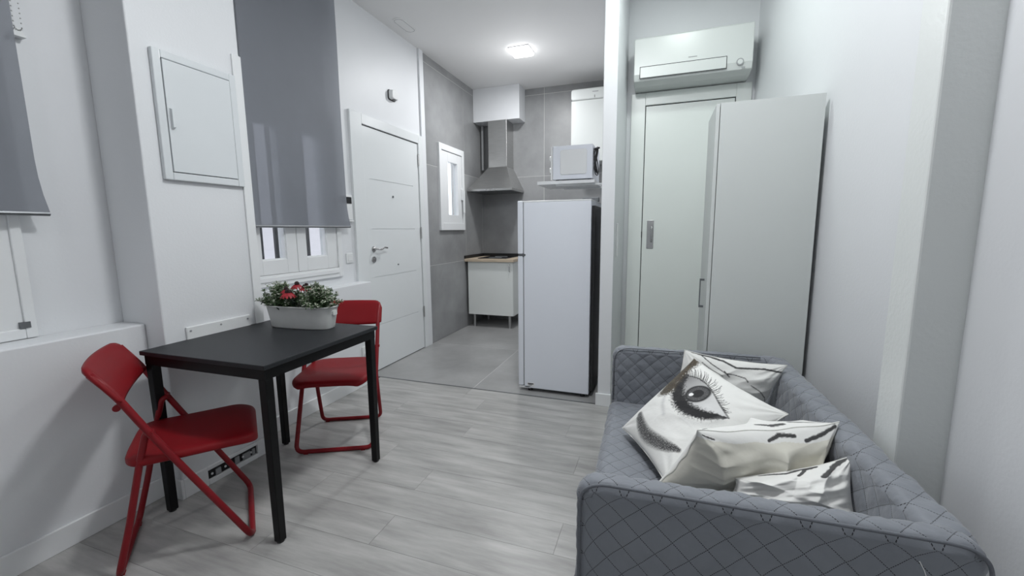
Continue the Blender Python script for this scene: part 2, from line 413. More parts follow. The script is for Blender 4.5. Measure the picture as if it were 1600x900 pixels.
b2 = blind('tall grey roller blind half covering the window behind the dining table', 1.965, 2.79, 1.322, 3.06, -2.375, .022)
b1 = blind('grey roller blind at the far left edge, above the low ledge', -.28, 1.003, 1.366, 3.06, -2.36, .018)
t = thing('bead_chain', 'looped white bead chain of the left roller blind, on a wall clip', 'chain', (-2.41, 1.03, 2.06))
b = BM()
for k in range(54):
    for s in (-1, 1):
        z = .02+.018*k
        bmesh.ops.create_icosphere(b, subdivisions=1, radius=.0028, matrix=Matrix.Translation((.018, s*.011, z)))
for a in range(7):
    aa = PI+PI*a/6; bmesh.ops.create_icosphere(b, subdivisions=1, radius=.0028, matrix=Matrix.Translation((.018, .011*math.cos(aa), .02+.011*math.sin(aa))))
obj('beads', b, M['steel'], t, kind='stuff')
obj('wall_clip', prism(BM(), [(-.022, 0), (.022, 0), (.006, .03), (-.006, .03)], lambda p: (0-.02, p[0], p[1]-.012), lambda p: (.016, p[0], p[1]-.012)), M['plastic'], t)

# ------------------------------------------------------------------ entrance door
d1 = structure('door_1')
b = BM(); box(b, XW, XW+.024, 2.925, 3.07, 0, 2.262); box(b, XW, XW+.024, 3.955, 4.03, 0, 2.262); box(b, XW, XW+.024, 3.07, 3.955, 2.178, 2.262)
obj('casing', b, M['door'], d1, bevel=.003)
b = BM(); XF = XW+.010
box(b, XW+.001, XF-.004, 3.078, 3.948, .008, 2.17)
box(b, XF-.004, XF, 3.078, 3.15, .008, 2.17); box(b, XF-.004, XF, 3.84, 3.948, .008, 2.17)
zs = [.008, .425, .868, 1.300, 1.735, 2.17]
for i in range(5): box(b, XF-.004, XF, 3.15, 3.84, zs[i]+(.003 if i else 0), zs[i+1]-(.003 if i < 4 else 0))
leaf = obj('leaf', b, M['door'], d1)
obj('door_gap', bx(XW, XW+.004, 3.07, 3.955, 0, 2.178), M['gap'], d1)
b = BM()
cyl(b, (3.155, 1.122), .026, XF, XF+.008, 20, axis='x'); tube(b, fillet([(XF, 3.155, 1.122), (XF+.05, 3.155, 1.122), (XF+.055, 3.20, 1.118), (XF+.05, 3.25, 1.135), (XF+.045, 3.30, 1.128)], .02), .008, 10)
obj('lever_handle', b, M['chrome'], d1, smooth=False)
b = BM(); cyl(b, (3.15, 1.030), .027, XF, XF+.01, 20, axis='x'); cyl(b, (3.15, 1.030), .011, XF+.01, XF+.016, 14, axis='x'); obj('lock', b, M['chrome'], d1)
obj('peephole', cyl(BM(), (3.485, 1.603), .010, XF, XF+.006, 14, axis='x'), M['darkmetal'], d1)
obj('bolt_knob', cyl(BM(), (3.52, .957), .007, XF, XF+.008, 12, axis='x'), M['darkmetal'], d1)
for z in (.35, 1.2, 1.95): obj('hinge', cyl(BM(), (XF+.012, 3.952), .007, z, z+.12, 10), M['steel'], d1)

# ------------------------------------------------------------------ nook door
d2 = structure('door_2'); YN = 3.80
b = BM(); box(b, -.269, -.158, YN-.022, YN, 0, 2.377); box(b, .506, .611, YN-.022, YN, 0, 2.377); box(b, -.158, .506, YN-.022, YN, 2.280, 2.377)
obj('casing', b, M['door2'], d2, bevel=.003)
obj('door_gap', bx(-.158, .506, YN-.004, YN, 0, 2.28), M['gap'], d2)
obj('leaf', bx(-.152, .500, YN-.012, YN-.004, .008, 2.273), M['door2'], d2, bevel=.002)
b = BM(); box(b, -.114, -.059, YN-.016, YN-.012, 1.113, 1.352)
hp = obj('handle_plate', b, M['chrome'], d2, bevel=.002)
b = BM(); tube(b, fillet([(-.076, YN-.016, 1.297), (-.076, YN-.048, 1.291), (-.076, YN-.048, 1.18), (-.076, YN-.016, 1.174)], .02), .0075, 10)
obj('grip', b, M['chrome'], hp, smooth=True)
obj('latch', bx(-.159, -.154, YN-.024, YN-.01, 1.208, 1.258), M['black'], d2)

# ------------------------------------------------------------------ air conditioner
ac = thing('air_conditioner', 'white wall-mounted air conditioner above the sliding door in the nook', 'air conditioner', (.163, YN, 2.384))
hw = .405
prof = [(0, .331), (-.235, .331), (-.25, .318), (-.25, .066), (-.235, .02), (-.16, 0), (0, 0)]
b = BM(); prism(b, prof, lambda p: (-hw, p[0], p[1]), lambda p: (hw, p[0], p[1])); obj('housing', b, M['enamel'], ac, bevel=.006, seg=3)
b = BM()
for q_ in ((-.361, .239, .033, .0358), (-.361, .239, .1155, .1183), (-.361, -.3582, .033, .1183), (.2362, .239, .033, .1183)): box(b, q_[0], q_[1], -.2535, -.250, q_[2], q_[3])
obj('flap_seam', b, M['gap'], ac)
obj('air_flap', bx(-.3565, .2345, -.2555, -.250, .0375, .1137), M['enamel'], ac, bevel=.001)
obj('display', cyl(BM(), (.324, .069), .024, -.253, -.250, 24, axis='y'), M['grey'], ac)
obj('display_window', cyl(BM(), (.324, .069), .017, -.2545, -.250, 24, axis='y'), M['enamel'], ac)
obj('brand_plate', bx(-.02, .04, -.2512, -.250, .142, .148), M['grey'], ac)
obj('receiver', bx(.335, .357, -.2515, -.250, .022, .033), M['grey'], ac)

# ------------------------------------------------------------------ wardrobe
wd = thing('wardrobe', 'tall pale grey wardrobe standing beside the sliding door, behind the sofa', 'wardrobe', (.49, 2.70, 0))
def wq(bm, x0, x1, y0, y1, z0, z1): return box(bm, x0-.49, x1-.49, y0-2.70, y1-2.70, z0, z1)
WH = 1.917
obj('side_panel', wq(BM(), .267, .723, 2.500, 2.516, 0, WH), M['wardrobe'], wd)
obj('side_panel', wq(BM(), .267, .69, 2.874, 2.89, 0, WH), M['wardrobe'], wd)
obj('top_panel', wq(BM(), .267, .69, 2.516, 2.874, WH-.016, WH), M['wardrobe'], wd)
obj('bottom_panel', wq(BM(), .267, .69, 2.516, 2.874, .04, .056), M['wardrobe'], wd)
obj('back_panel', wq(BM(), .682, .69, 2.516, 2.874, .056, WH-.016), M['wardrobe'], wd)
obj('plinth', wq(BM(), .29, .305, 2.516, 2.874, 0, .04), M['wardrobe'], wd)
dr = obj('door', wq(BM(), .2465, .2640, 2.502, 2.888, .045, WH-.002), M['wardrobe'], wd, bevel=.001)
HY = 2.645-2.70
b = BM(); box(b, .222-.49, .228-.49, HY-.006, HY+.006, .825, .992); box(b, .2281-.49, .2464-.49, HY-.006, HY+.006, .825, .836); box(b, .2281-.49, .2464-.49, HY-.006, HY+.006, .981, .992)
obj('handle', b, M['darkmetal'], dr)

# ------------------------------------------------------------------ fridge
fr = thing('refrigerator', 'white upright fridge with a freezer door on top, side panel towards the room', 'refrigerator', (-.735, 3.35, 0))
def fb(x0, x1, y0, y1, z0, z1, bm=None): return box(bm or BM(), x0+.735, x1+.735, y0-3.35, y1-3.35, z0, z1)
obj('body', fb(-.988, -.478, 3.088, 3.63, .03, 1.486), M['fridge'], fr, bevel=.004)
obj('top_cover', fb(-.995, -.478, 3.088, 3.63, 1.486, 1.496), M['plastic'], fr, bevel=.003)
for z0, z1 in ((.045, 1.083), (1.097, 1.498)):
    dd = obj('door', fb(-1.037, -.996, 3.085, 3.63, z0, z1), M['fridge'], fr, bevel=.006)
    obj('gasket', fb(-.996, -.988, 3.095, 3.62, z0+.005, z1-.005), M['grey'], dd)
obj('hinge', fb(-1.03, -.975, 3.083, 3.11, 1.083, 1.097), M['darkmetal'], fr)
obj('hinge', fb(-1.03, -.94, 3.088, 3.12, .028, .042), M['plastic'], fr)
obj('compressor_panel', fb(-.478, -.455, 3.12, 3.60, .05, 1.45), M['black'], fr)
for x in (-.95, -.53):
    for yy in (3.13, 3.58): obj('foot', cyl(BM(), (x+.735, yy-3.35), .02, 0, .03, 12), M['black'], fr)
obj('rating_label', fb(-.965, -.905, 3.0865, 3.088, .045, .075), M['plastic'], fr)
bt = fb(-.958, -.912, 3.0855, 3.0865, .062, .070); fb(-.955, -.925, 3.0855, 3.0865, .054, .058, bt)
obj('label_print', bt, M['gap'], fr)
tag(obj('tray', bx(-.60, -.47, 3.40, 3.46, 1.497, 1.53), M['darkmetal'], bevel=.004), 'small dark grey tray lying on top of the fridge', 'tray')

# ------------------------------------------------------------------ microwave on shelf, water heater
sh = thing('shelf', 'white wall shelf holding the microwave above the fridge', 'shelf', (-.795, 3.9, 1.673))
obj('board', bx(-.255, .25, -.22, .2, 0, .028), M['white'], sh, bevel=.002)
for yy in (-.17, .15):
    b = BM(); prism(b, [(-.1, 0), (.399, 0), (.399, -.16), (.385, -.16), (.385, -.014), (-.1, -.014)], lambda p: (p[0], yy, p[1]), lambda p: (p[0], yy+.02, p[1])); obj('bracket', b, M['plastic'], sh)
mw = thing('microwave', 'white microwave oven on the wall shelf, its side turned to the room', 'microwave', (-.75, 3.87, 1.701))
obj('housing', bx(-.165, .18, -.165, .25, .012, .296), M['fridge'], mw, bevel=.004)
obj('door', bx(-.183, -.167, -.165, .25, .012, .296), M['plastic'], mw, bevel=.003)
def emb(x0, x1, z0, z1, y0, y1):
    return prism(BM(), rrect(x0, x1, z0, z1, .02), lambda p: (p[0], y0, p[1]), lambda p: (p[0]*.97+.03*(x0+x1)/2, y1, p[1]*.97+.03*(z0+z1)/2))
obj('side_emboss', emb(-.10, .135, .05, .262, -.165, -.173), M['plastic'], mw, bevel=.004)
for z in (.10, .20): obj('knob', cyl(BM(), (-.12, z), .022, -.200, -.183, 18, axis='x'), M['plastic'], mw)
for x in (-.13, .15):
    for yy in (-.13, .2): obj('foot', cyl(BM(), (x, yy), .014, 0, .012, 10), M['black'], mw)
b = BM()
for k in range(4):
    r = .02+.006*k; pts = [(.198+.012*math.sin(a*2+k), -.12+.03*k+r*math.sin(a), .17+(.09+.01*k)*math.cos(a)) for a in [2*PI*i/24 for i in range(24)]]
    tube(b, pts, .0045, 6, closed=True)
tube(b, [(.18, -.1, .26), (.20, -.1, .265), (.23, -.1, .27)], .008, 6)
tag(obj('cable', b, M['black'], smooth=True), 'coiled black power cable hanging behind the microwave', 'cable').location = (-.75, 3.87, 1.701)
wh = thing('water_heater', 'white vertical water heater high on the tiled kitchen back wall', 'water heater', (-.85, 5.48, 2.1))
pr = rrect(-.235, .235, 0, .845, .035)
b = BM(); prism(b, rrect(-.235, .235, 0, .72, .01), lambda p: (p[0], -.17, p[1]), lambda p: (p[0], .165, p[1])); obj('tank', b, M['enamel'], wh, bevel=.02, seg=4)
b = BM(); prism(b, rrect(-.238, .238, .722, .85, .03), lambda p: (p[0], -.178, p[1]), lambda p: (p[0], .165, p[1])); obj('top_panel', b, M['enamel'], wh, bevel=.015, seg=4)
b = BM(); box(b, .02, .09, -.180, -.176, .80, .808); obj('brand_mark', b, M['grey'], wh)
obj('indicator', bx(.045, .050, -.180, -.176, .735, .765), M['black'], wh)

# ------------------------------------------------------------------ cabinet, worktop, hob, hood
cb = thing('base_cabinet', 'small white kitchen base cabinet on metal legs under the hood', 'cabinet', (-2.08, 5.34, 0))
obj('body', bx(-.315, .315, -.268, .29, .17, .875), M['cab'], cb)
cd = obj('door', bx(-.313, .313, -.288, -.270, .172, .873), M['cab'], cb, bevel=.0015)
b = BM(); tube(b, fillet([(.275, -.288, .84), (.275, -.312, .835), (.275, -.312, .755), (.275, -.288, .75)], .01), .005, 8); obj('handle', b, M['chrome'], cd)
for x in (-.25, .25):
    for yy in (-.24, .23): obj('leg', cyl(BM(), (x, yy), .018, 0, .17, 14), M['steel'], cb)
wt = tag(obj('worktop', bx(-2.428, -1.745, 5.02, 5.648, .876, .912), M['wood'], bevel=.002), 'light wood worktop lying on the small base cabinet', 'worktop')
b = BM(); box(b, -2.4285, -2.414, 5.02, 5.648, .913, .952); box(b, -2.414, -1.745, 5.634, 5.648, .913, .952)
tag(obj('upstand', b, M['black']), 'black upstand strip along the wall behind the worktop', 'trim strip')
hb = thing('cooktop', 'black glass cooktop set on the wooden worktop', 'cooktop', (-2.07, 5.33, .9125))
obj('glass', bx(-.20, .20, -.23, .25, 0, .007), M['glassblack'], hb, bevel=.002)
for yy in (-.11, .12):
    b = BM(); tube(b, [(.085*math.cos(a), yy+.085*math.sin(a), .0075) for a in [2*PI*i/32 for i in range(32)]], .0012, 4, closed=True); obj('ring', b, M['grey'], hb)
hd = thing('extractor_hood', 'stainless steel chimney extractor hood over the cooktop', 'extractor hood', (-2.1, 5.4, 1.785))
HX0, HX1, HY0, HY1 = -.315, .30, -.26, .248
b = BM(); box(b, HX0, HX1, HY0, HY1, 0, .028); obj('rim', b, M['steel'], hd, bevel=.002)
b = BM()
lo = [(HX0, HY0, .028), (HX1, HY0, .028), (HX1, HY1, .028), (HX0, HY1, .028)]; hi = [(-.11, -.02, .325), (.15, -.02, .325), (.15, HY1, .325), (-.11, HY1, .325)]
A = [b.verts.new(p) for p in lo]; B = [b.verts.new(p) for p in hi]
for k in range(4): b.faces.new((A[k], A[(k+1) % 4], B[(k+1) % 4], B[k]))
b.faces.new(A[::-1]); b.faces.new(B); obj('canopy', b, M['steel'], hd)
obj('chimney', bx(-.11, .15, -.02, HY1, .326, .923), M['steel'], hd, bevel=.002)
obj('grease_filter', bx(HX0+.03, HX1-.03, HY0+.03, HY1-.03, -.004, 0), M['darkmetal'], hd)
for k in range(4): obj('button', cyl(BM(), (-.05+.04*k, .014), .006, HY0-.004, HY0, 10, axis='y'), M['chrome'], hd)
tag(obj('pipe', cyl(BM(), (-2.385, 5.60), .02, 2.11, 2.71, 14), M['grey'], smooth=False), 'grey vertical pipe in the corner behind the extractor hood', 'pipe')

# ------------------------------------------------------------------ ceiling things
def lamp(label, x, y, s):
    t = thing('ceiling_light', label, 'ceiling light', (x, y, ZC))
    b = BM(); box(b, -s, s, -s, s, -.008, 0)
    obj('rim', b, M['plastic'], t)
    obj('diffuser', bx(-s+.008, s-.008, -s+.008, s-.008, -.034, -.008), M['lamp'], t)
lamp('small square ceiling light glowing in the kitchen', -1.44, 4.45, .11)
lamp('square ceiling light above the middle of the living room', -.1, 1.5, .14)
lamp('unseen square fill light added at the back of the living room', -.8, -.9, .14)  # unseen fixture added to go with the rear fill
va = thing('ceiling_vent', 'flush white oval vent cover on the ceiling near the entrance door', 'vent', (-2.27, 3.57, ZC))
b = BM(); prism(b, rrect(-.055, .055, -.14, .14, .05, 8), lambda p: (p[0], p[1], -.006), lambda p: (p[0], p[1], 0)); obj('cover', b, M['ceil'], va, bevel=.002)
b = BM(); tube(b, [(p[0], p[1], -.006) for p in rrect(-.043, .043, -.125, .125, .04, 8)], .0018, 6, closed=True); obj('ring', b, M['grey'], va)
# smoke/gas sensor
sn = thing('alarm_siren', 'small white alarm sensor on the wall above the entrance door', 'sensor', (XW, 3.55, 2.535))
b = BM(); prism(b, rrect(-.055, .055, -.04, .045, .022), lambda p: (.008, p[0], p[1]), lambda p: (.048, p[0]*.9, p[1]*.9)); obj('housing', b, M['plastic'], sn, bevel=.005)
b = BM(); prism(b, rrect(-.058, .058, -.045, .047, .022), lambda p: (0, p[0], p[1]), lambda p: (.008, p[0], p[1])); obj('base', b, M['gap'], sn)
b = BM(); box(b, .02, .042, -.02, .02, -.0415, -.038); obj('sounder_slot', b, M['black'], sn)
# intercom, switches
ic = thing('intercom', 'white wall intercom with black screen between blind and entrance door', 'intercom', (XW, 2.83, 1.46))
obj('body', bx(.0005, .02, -.075, .072, -.085, .115), M['plastic'], ic, bevel=.004)
obj('screen', bx(.02, .022, -.06, .062, .045, .098), M['glassblack'], ic)
obj('lip', bx(.0005, .03, -.07, .07, -.10, -.088), M['plastic'], ic, bevel=.003)
def plate(name, label, cat, x, y, z, hw_, hh, axis='x', sgn=1, rock=True):
    t = thing(name, label, cat, (x, y, z))
    if axis == 'x':
        obj('plate', bx(.0004, .009, -hw_, hw_, -hh, hh), M['plastic'], t, bevel=.003)
        obj('rocker', bx(.009, .012, -hw_*.62, hw_*.62, -hh*.62, hh*.62), M['plastic'], t, bevel=.0015)
    return t
plate('light_switch', 'single white light switch between the window and the entrance door', 'switch', XW, 2.848, 1.062, .038, .040)
plate('wall_outlet', 'white socket low on the wall ledge behind the table', 'outlet', -2.303, 2.82, .29, .038, .040)
plate('light_switch', 'tall white switch plate on the side of the kitchen partition wall', 'switch', -.305, 3.20, 1.20, .045, .12)
# fuse box
fz = thing('fuse_box', 'white electrical panel with a hinged cover on the pillar', 'electrical panel', (-2.143, 1.525, 1.805))
b = frame_x(BM(), 0.0004, .022, -.197, .192, -.283, .283, .035, .035, .035); obj('frame', b, M['box'], fz, bevel=.004)
obj('recess', bx(.0004, .008, -.162, .157, -.248, .248), M['gap'], fz)
dc = obj('cover', bx(.008, .024, -.159, .154, -.245, .245), M['box'], fz, bevel=.002)
b = BM(); cyl(b, (-.150, -.01), .046, .024, .040, 24, r2=.040, axis='x'); 
for v in b.verts:
    v.co.y = max(v.co.y, -.150); v.co.y = -.150+(v.co.y+.150)*.62
obj('finger_latch', b, M['box'], dc)
# long blanking plate above the table + base vent
bp_ = thing('blanking_plate', 'long white screwed cover plate on the pillar just above the table', 'cover plate', (-2.143, 1.514, .765))
obj('plate', bx(.0004, .013, -.167, .167, -.065, .065), M['plastic'], bp_, bevel=.003)
for yy, zz in ((-.15, .045), (0, .045), (.15, .045)): obj('screw', cyl(BM(), (yy, zz), .005, .013, .015, 10, axis='x'), M['grey'], bp_)
vt = thing('floor_vent', 'low slot opening in the pillar baseboard showing dark insides', 'vent', (-2.143, 1.51, .053))
obj('slot', bx(.0004, .002, -.138, .138, -.0245, .0245), M['black'], vt)
for yy, w_ in ((-.085, .014), (.02, .012), (.075, .022), (.118, .008)):
    obj('connector', bx(.002, .008, yy-w_, yy+w_, -.02, .012+.004*math.sin(yy*80)), M['grey'], vt)
for yy in (-.12, -.05, .05, .1): obj('plug', cyl(BM(), (yy, .0), .006, .008, .012, 8, axis='x'), M['plastic'], vt)

# ------------------------------------------------------------------ dining table
tb = thing('dining_table', 'square black dining table with four metal legs between two red chairs', 'table', (-1.782, 1.505, 0), math.radians(1.0))
h = .356
obj('tabletop', bx(-h, h, -h, h, .752, .771), M['tabletop'], tb, bevel=.0025)
b = BM(); q = h-.012
for a in ((-q, q, -q, -q+.02), (-q, q, q-.02, q), (-q, -q+.02, -q+.02, q-.02), (q-.02, q, -q+.02, q-.02)): box(b, *a, .708, .752)
obj('apron', b, M['tableleg'], tb)
for sx in (-1, 1):
    for sy in (-1, 1):
        b = BM(); s = .019; c = q-.019
        A = [b.verts.new((sx*c+i*s, sy*c+j*s, .708)) for i, j in ((-1, -1), (1, -1), (1, 1), (-1, 1))]; s2 = .0165
        B = [b.verts.new((sx*(c-.002)+i*s2, sy*(c-.002)+j*s2, .006)) for i, j in ((-1, -1), (1, -1), (1, 1), (-1, 1))]
        for k in range(4): b.faces.new((A[k], A[(k+1) % 4], B[(k+1) % 4], B[k]))
        b.faces.new(A); b.faces.new(B[::-1])
        lg = obj('leg', b, M['tableleg'], tb, bevel=.003)
        obj('foot_cap', cyl(BM(), (sx*(c-.002), sy*(c-.002)), .015, 0, .006, 12), M['black'], lg)

# ------------------------------------------------------------------ folding chairs (facing local +x)
def make_chair(label, loc, ang):
    t = thing('folding_chair', label, 'chair', (*loc, 0), ang, 'red folding chairs at the table')
    hw = .217; r = .0125
    # main frame: backrest posts running down to the front feet, floor bar between them
    pts = [(-.205, hw, .80), (-.147, hw, .712), (-.077, hw, .565), (-.013, hw, .44), (.212, hw, .012), (.212, -hw, .012), (-.013, -hw, .44), (-.077, -hw, .565), (-.147, -hw, .712), (-.205, -hw, .80)]
    b = BM(); tube(b, fillet(pts, .045, 6), r, 12); obj('front_frame', b, M['redsteel'], t, smooth=True)
    # rear frame: hinged on the posts above the seat, arching down to the rear feet
    hi = hw-.026
    pts = [(-.062, hw-.008, .548), (-.085, hi, .545), (-.112, hi, .44), (-.165, hi, .2), (-.213, hi, .012), (-.213, -hi, .012), (-.165, -hi, .2), (-.112, -hi, .44), (-.085, -hi, .545), (-.062, -hw+.008, .548)]
    b = BM(); tube(b, fillet(pts, .04, 6), r*.95, 12); obj('rear_frame', b, M['redsteel'], t, smooth=True)
    for s in (-1, 1):
        b = BM(); cyl(b, (-.066, .553), .008, s*(hw-.02), s*(hw+.016), 10, axis='y'); obj('hinge_pin', b, M['redsteel'], t)
        if s < 0: b = BM(); cyl(b, (-.150, .664), .012, s*(hw-.002), s*(hw-.018), 12, axis='y'); obj('stop', b, M['redsteel'], t)
    # cross bars under the seat
    b = BM(); tube(b, [(.0, -hw+.005, .425), (.0, hw-.005, .425)], .007, 8); obj('seat_bar', b, M['redsteel'], t)
    # seat
    def half_w(x):
        f = (x+.165)/.43
        e = 1
        if x > .175: e = math.sqrt(max(0, 1-((x-.175)/.09)**2))*.35+.65
        if x < -.10: e = math.sqrt(max(0, 1-((-.10-x)/.066)**2))*.45+.55
        return (.203+.012*f)*e
    n, m_ = 40, 24; b = BM(); T = []; U = []
    for i in range(n+1):
        x = -.165+.43*(.5-.5*math.cos(PI*i/n)); w_ = half_w(x); ra = []; rb = []
        for j in range(m_+1):
            s = math.sin((j/m_-.5)*PI); yy = s*w_
            dx = min((x+.165), (.265-x)); ed = min(dx, w_*(1-abs(s)))
            rd = math.sqrt(max(0, 1-(1-min(ed, .018)/.018)**2))
            z = .462-.012*math.exp(-((x-.03)/.13)**2)*(1-s*s)-.016*max(0, (x-.16)/.1)**2-.010*s**4
            ra.append(b.verts.new((x, yy, z-.017*(1-rd)))); rb.append(b.verts.new((x, yy, z-.034+.012*(1-rd))))
        T.append(ra); U.append(rb)
    for i in range(n):
        for j in range(m_):
            b.faces.new((T[i][j], T[i+1][j], T[i+1][j+1], T[i][j+1])); b.faces.new((U[i][j], U[i][j+1], U[i+1][j+1], U[i+1][j]))
    for j in range(m_):
        b.faces.new((T[0][j], T[0][j+1], U[0][j+1], U[0][j])); b.faces.new((T[n][j], U[n][j], U[n][j+1], T[n][j+1]))
    for i in range(n):
        b.faces.new((T[i][0], U[i][0], U[i+1][0], T[i+1][0])); b.faces.new((T[i][m_], T[i+1][m_], U[i+1][m_], U[i][m_]))
    obj('seat', b, M['red'], t, smooth=True)
    # backrest: curved panel wrapping the posts
    b = BM(); n = 32; m_ = 12; F = []; K = []
    W = hw+.022
    for i in range(n+1):
        s = -1+2*i/n; fr_ = []; bk = []
        e = min(1, (1-abs(s))*W/.05); rc = 1-math.sqrt(max(0, 1-(1-e)**2)) if e < 1 else 0
        zt = .826-.045*rc-.004*s*s; zb = .684-.006*(1-s*s)+.02*rc*.5
        for j in range(m_+1):
            f = j/m_; z = zb+(zt-zb)*f
            xx = -.14-(z-.70)*.62-.019*(1-s*s)
            th = .010*math.sqrt(max(0, 1-(2*f-1)**6)) * (math.sqrt(e) if e < .3 else 1)+.001
            fr_.append(b.verts.new((xx+th+.004, s*W, z))); bk.append(b.verts.new((xx-th-.004, s*W, z)))
        F.append(fr_); K.append(bk)
    for i in range(n):
        for j in range(m_):
            b.faces.new((F[i][j], F[i+1][j], F[i+1][j+1], F[i][j+1])); b.faces.new((K[i][j], K[i][j+1], K[i+1][j+1], K[i+1][j]))
        b.faces.new((F[i][0], K[i][0], K[i+1][0], F[i+1][0])); b.faces.new((F[i][m_], F[i+1][m_], K[i+1][m_], K[i][m_]))
    for j in range(m_):
        b.faces.new((F[0][j], F[0][j+1], K[0][j+1], K[0][j])); b.faces.new((F[n][j], K[n][j], K[n][j+1], F[n][j+1]))
    obj('backrest', b, M['red'], t, smooth=True)
    for s, xx in ((1, .212), (-1, .212), (1, -.213), (-1, -.213)):
        obj('foot_pad', bx(xx-.012, xx+.012, s*.16-.012, s*.16+.012, 0, .006), M['redsteel'], t)
    return t
make_chair('red folding chair on the near left of the table, back to the left wall', (-1.878, 1.127), math.radians(52))
make_chair('red folding chair behind the table, by the entrance door', (-1.856, 2.033), math.radians(-63))

# ------------------------------------------------------------------ planter and plants
PX, PY, PZ, PA = -1.815, 1.737, .7715, math.radians(4.5)
pt = thing('planter', 'oblong white tin planter on the black table', 'planter', (PX, PY, PZ), PA)
def oval(L_, W_, n=40):
    out = []
    for k in range(n):
        a = 2*PI*k/n; c, s = math.cos(a), math.sin(a)
        p = 3.2; out.append((L_*math.copysign(abs(c)**(2/p), c), W_*math.copysign(abs(s)**(2/p), s)))
    return out
b = BM(); rings = []
for (L_, W_, z) in ((.183, .058, 0), (.185, .060, .004), (.196, .066, .060), (.206, .072, .112), (.210, .075, .117), (.206, .072, .120), (.201, .068, .115), (.196, .064, .095)):
    rings.append([b.verts.new((x, yy, z)) for x, yy in oval(L_, W_)])
for A, B in zip(rings, rings[1:]):
    for k in range(40): b.faces.new((A[k], A[(k+1) % 40], B[(k+1) % 40], B[k]))
b.faces.new(rings[0][::-1]); b.faces.new(rings[-1])
obj('tub', b, M['planter'], pt, smooth=True)
b = BM(); tube(b, [(x, yy, .117) for x, yy in oval(.210, .075)], .0025, 6, closed=True); obj('rim', b, M['planter'], pt, smooth=True)
b = BM(); prism(b, rrect(-.016, .016, -.012, .012, .005), lambda p: (.199, p[0], .085+p[1]), lambda p: (.208, p[0], .085+p[1])); obj('handle_bracket', b, M['planter'], pt)
rnd = random.Random(3)
def leaf_quad(b, p, d, up, L_, W_):
    d = d.normalized(); s = d.cross(up)
    if s.length < .01: s = Vector((1, 0, 0))
    s.normalize(); n = s.cross(d)
    v = [b.verts.new(p), b.verts.new(p+d*L_*.5+s*W_+n*.001), b.verts.new(p+d*L_), b.verts.new(p+d*L_*.5-s*W_+n*.001)]
    b.faces.new(v)
def bush(label, cx, cy, rx, ry, rz, n):
    t = thing('flowering_plant', label, 'plant', (PX, PY, PZ), PA, 'white flowering plants in the planter')
    bl, bf, bs = BM(), BM(), BM()
    for i in range(n):
        a = rnd.uniform(0, 2*PI); e = rnd.uniform(.02, 1)**.8*PI/2
        dv = Vector((math.cos(a)*math.cos(e)*rx, math.sin(a)*math.cos(e)*ry, math.sin(e)*rz))*rnd.uniform(.72, 1.08)
        p0 = Vector((cx+dv.x*.15, cy+dv.y*.15, .095)); p1 = Vector((cx, cy, .112))+dv
        mid = (p0+p1)/2+Vector((dv.x*.12, dv.y*.12, .0))
        pts = [p0*(1-k/5)**2+mid*2*(k/5)*(1-k/5)+p1*(k/5)**2 for k in range(6)]
        tube(bs, pts, .0011, 4, caps=False)
        for k in range(2, 6):
            for _ in range(7 if k < 5 else 6):
                dd = Vector((rnd.gauss(0, 1), rnd.gauss(0, 1), rnd.gauss(.5, .8)))
                leaf_quad(bl, pts[k]+dd*.0015, dd, Vector((rnd.gauss(0, 1), rnd.gauss(0, 1), 1)), rnd.uniform(.011, .019), rnd.uniform(.0026, .0045))
        if rnd.random() < .95:
            for _ in range(8):
                c = pts[rnd.choice((4, 5))]+Vector((rnd.gauss(0, .006), rnd.gauss(0, .006), rnd.gauss(.003, .005)))
                for k in range(5):
                    an = 2*PI*k/5; dd = Vector((math.cos(an), math.sin(an), .35))
                    leaf_quad(bf, c, dd+dv.normalized()*.5, Vector((0, 0, 1)), .0074, .0034)
    obj('foliage', bl, M['leaf'], t, kind='stuff'); obj('blossoms', bf, M['blossom'], t, kind='stuff'); obj('stems', bs, M['stem'], t, kind='stuff')
bush('bushy green plant with tiny white flowers in the left end of the planter', -.128, 0, .130, .088, .112, 120)
bush('bushy green plant with tiny white flowers in the right end of the planter', .108, -.005, .128, .088, .112, 120)
cf = thing('coneflower_plant', 'red drooping coneflowers with dark cones in the middle of the planter', 'flowers', (PX, PY, PZ), PA)
fb_ = BM()
for i in range(60):
    p = Vector((-.03+rnd.gauss(0, .028), rnd.gauss(-.01, .03), .09+rnd.random()*.05)); dd = Vector((rnd.gauss(0, 1), rnd.gauss(0, 1), rnd.uniform(.1, 1)))
    leaf_quad(fb_, p, dd, Vector((0, 0, 1)), rnd.uniform(.02, .038), rnd.uniform(.005, .009))
obj('foliage', fb_, M['leaf2'], cf, kind='stuff')
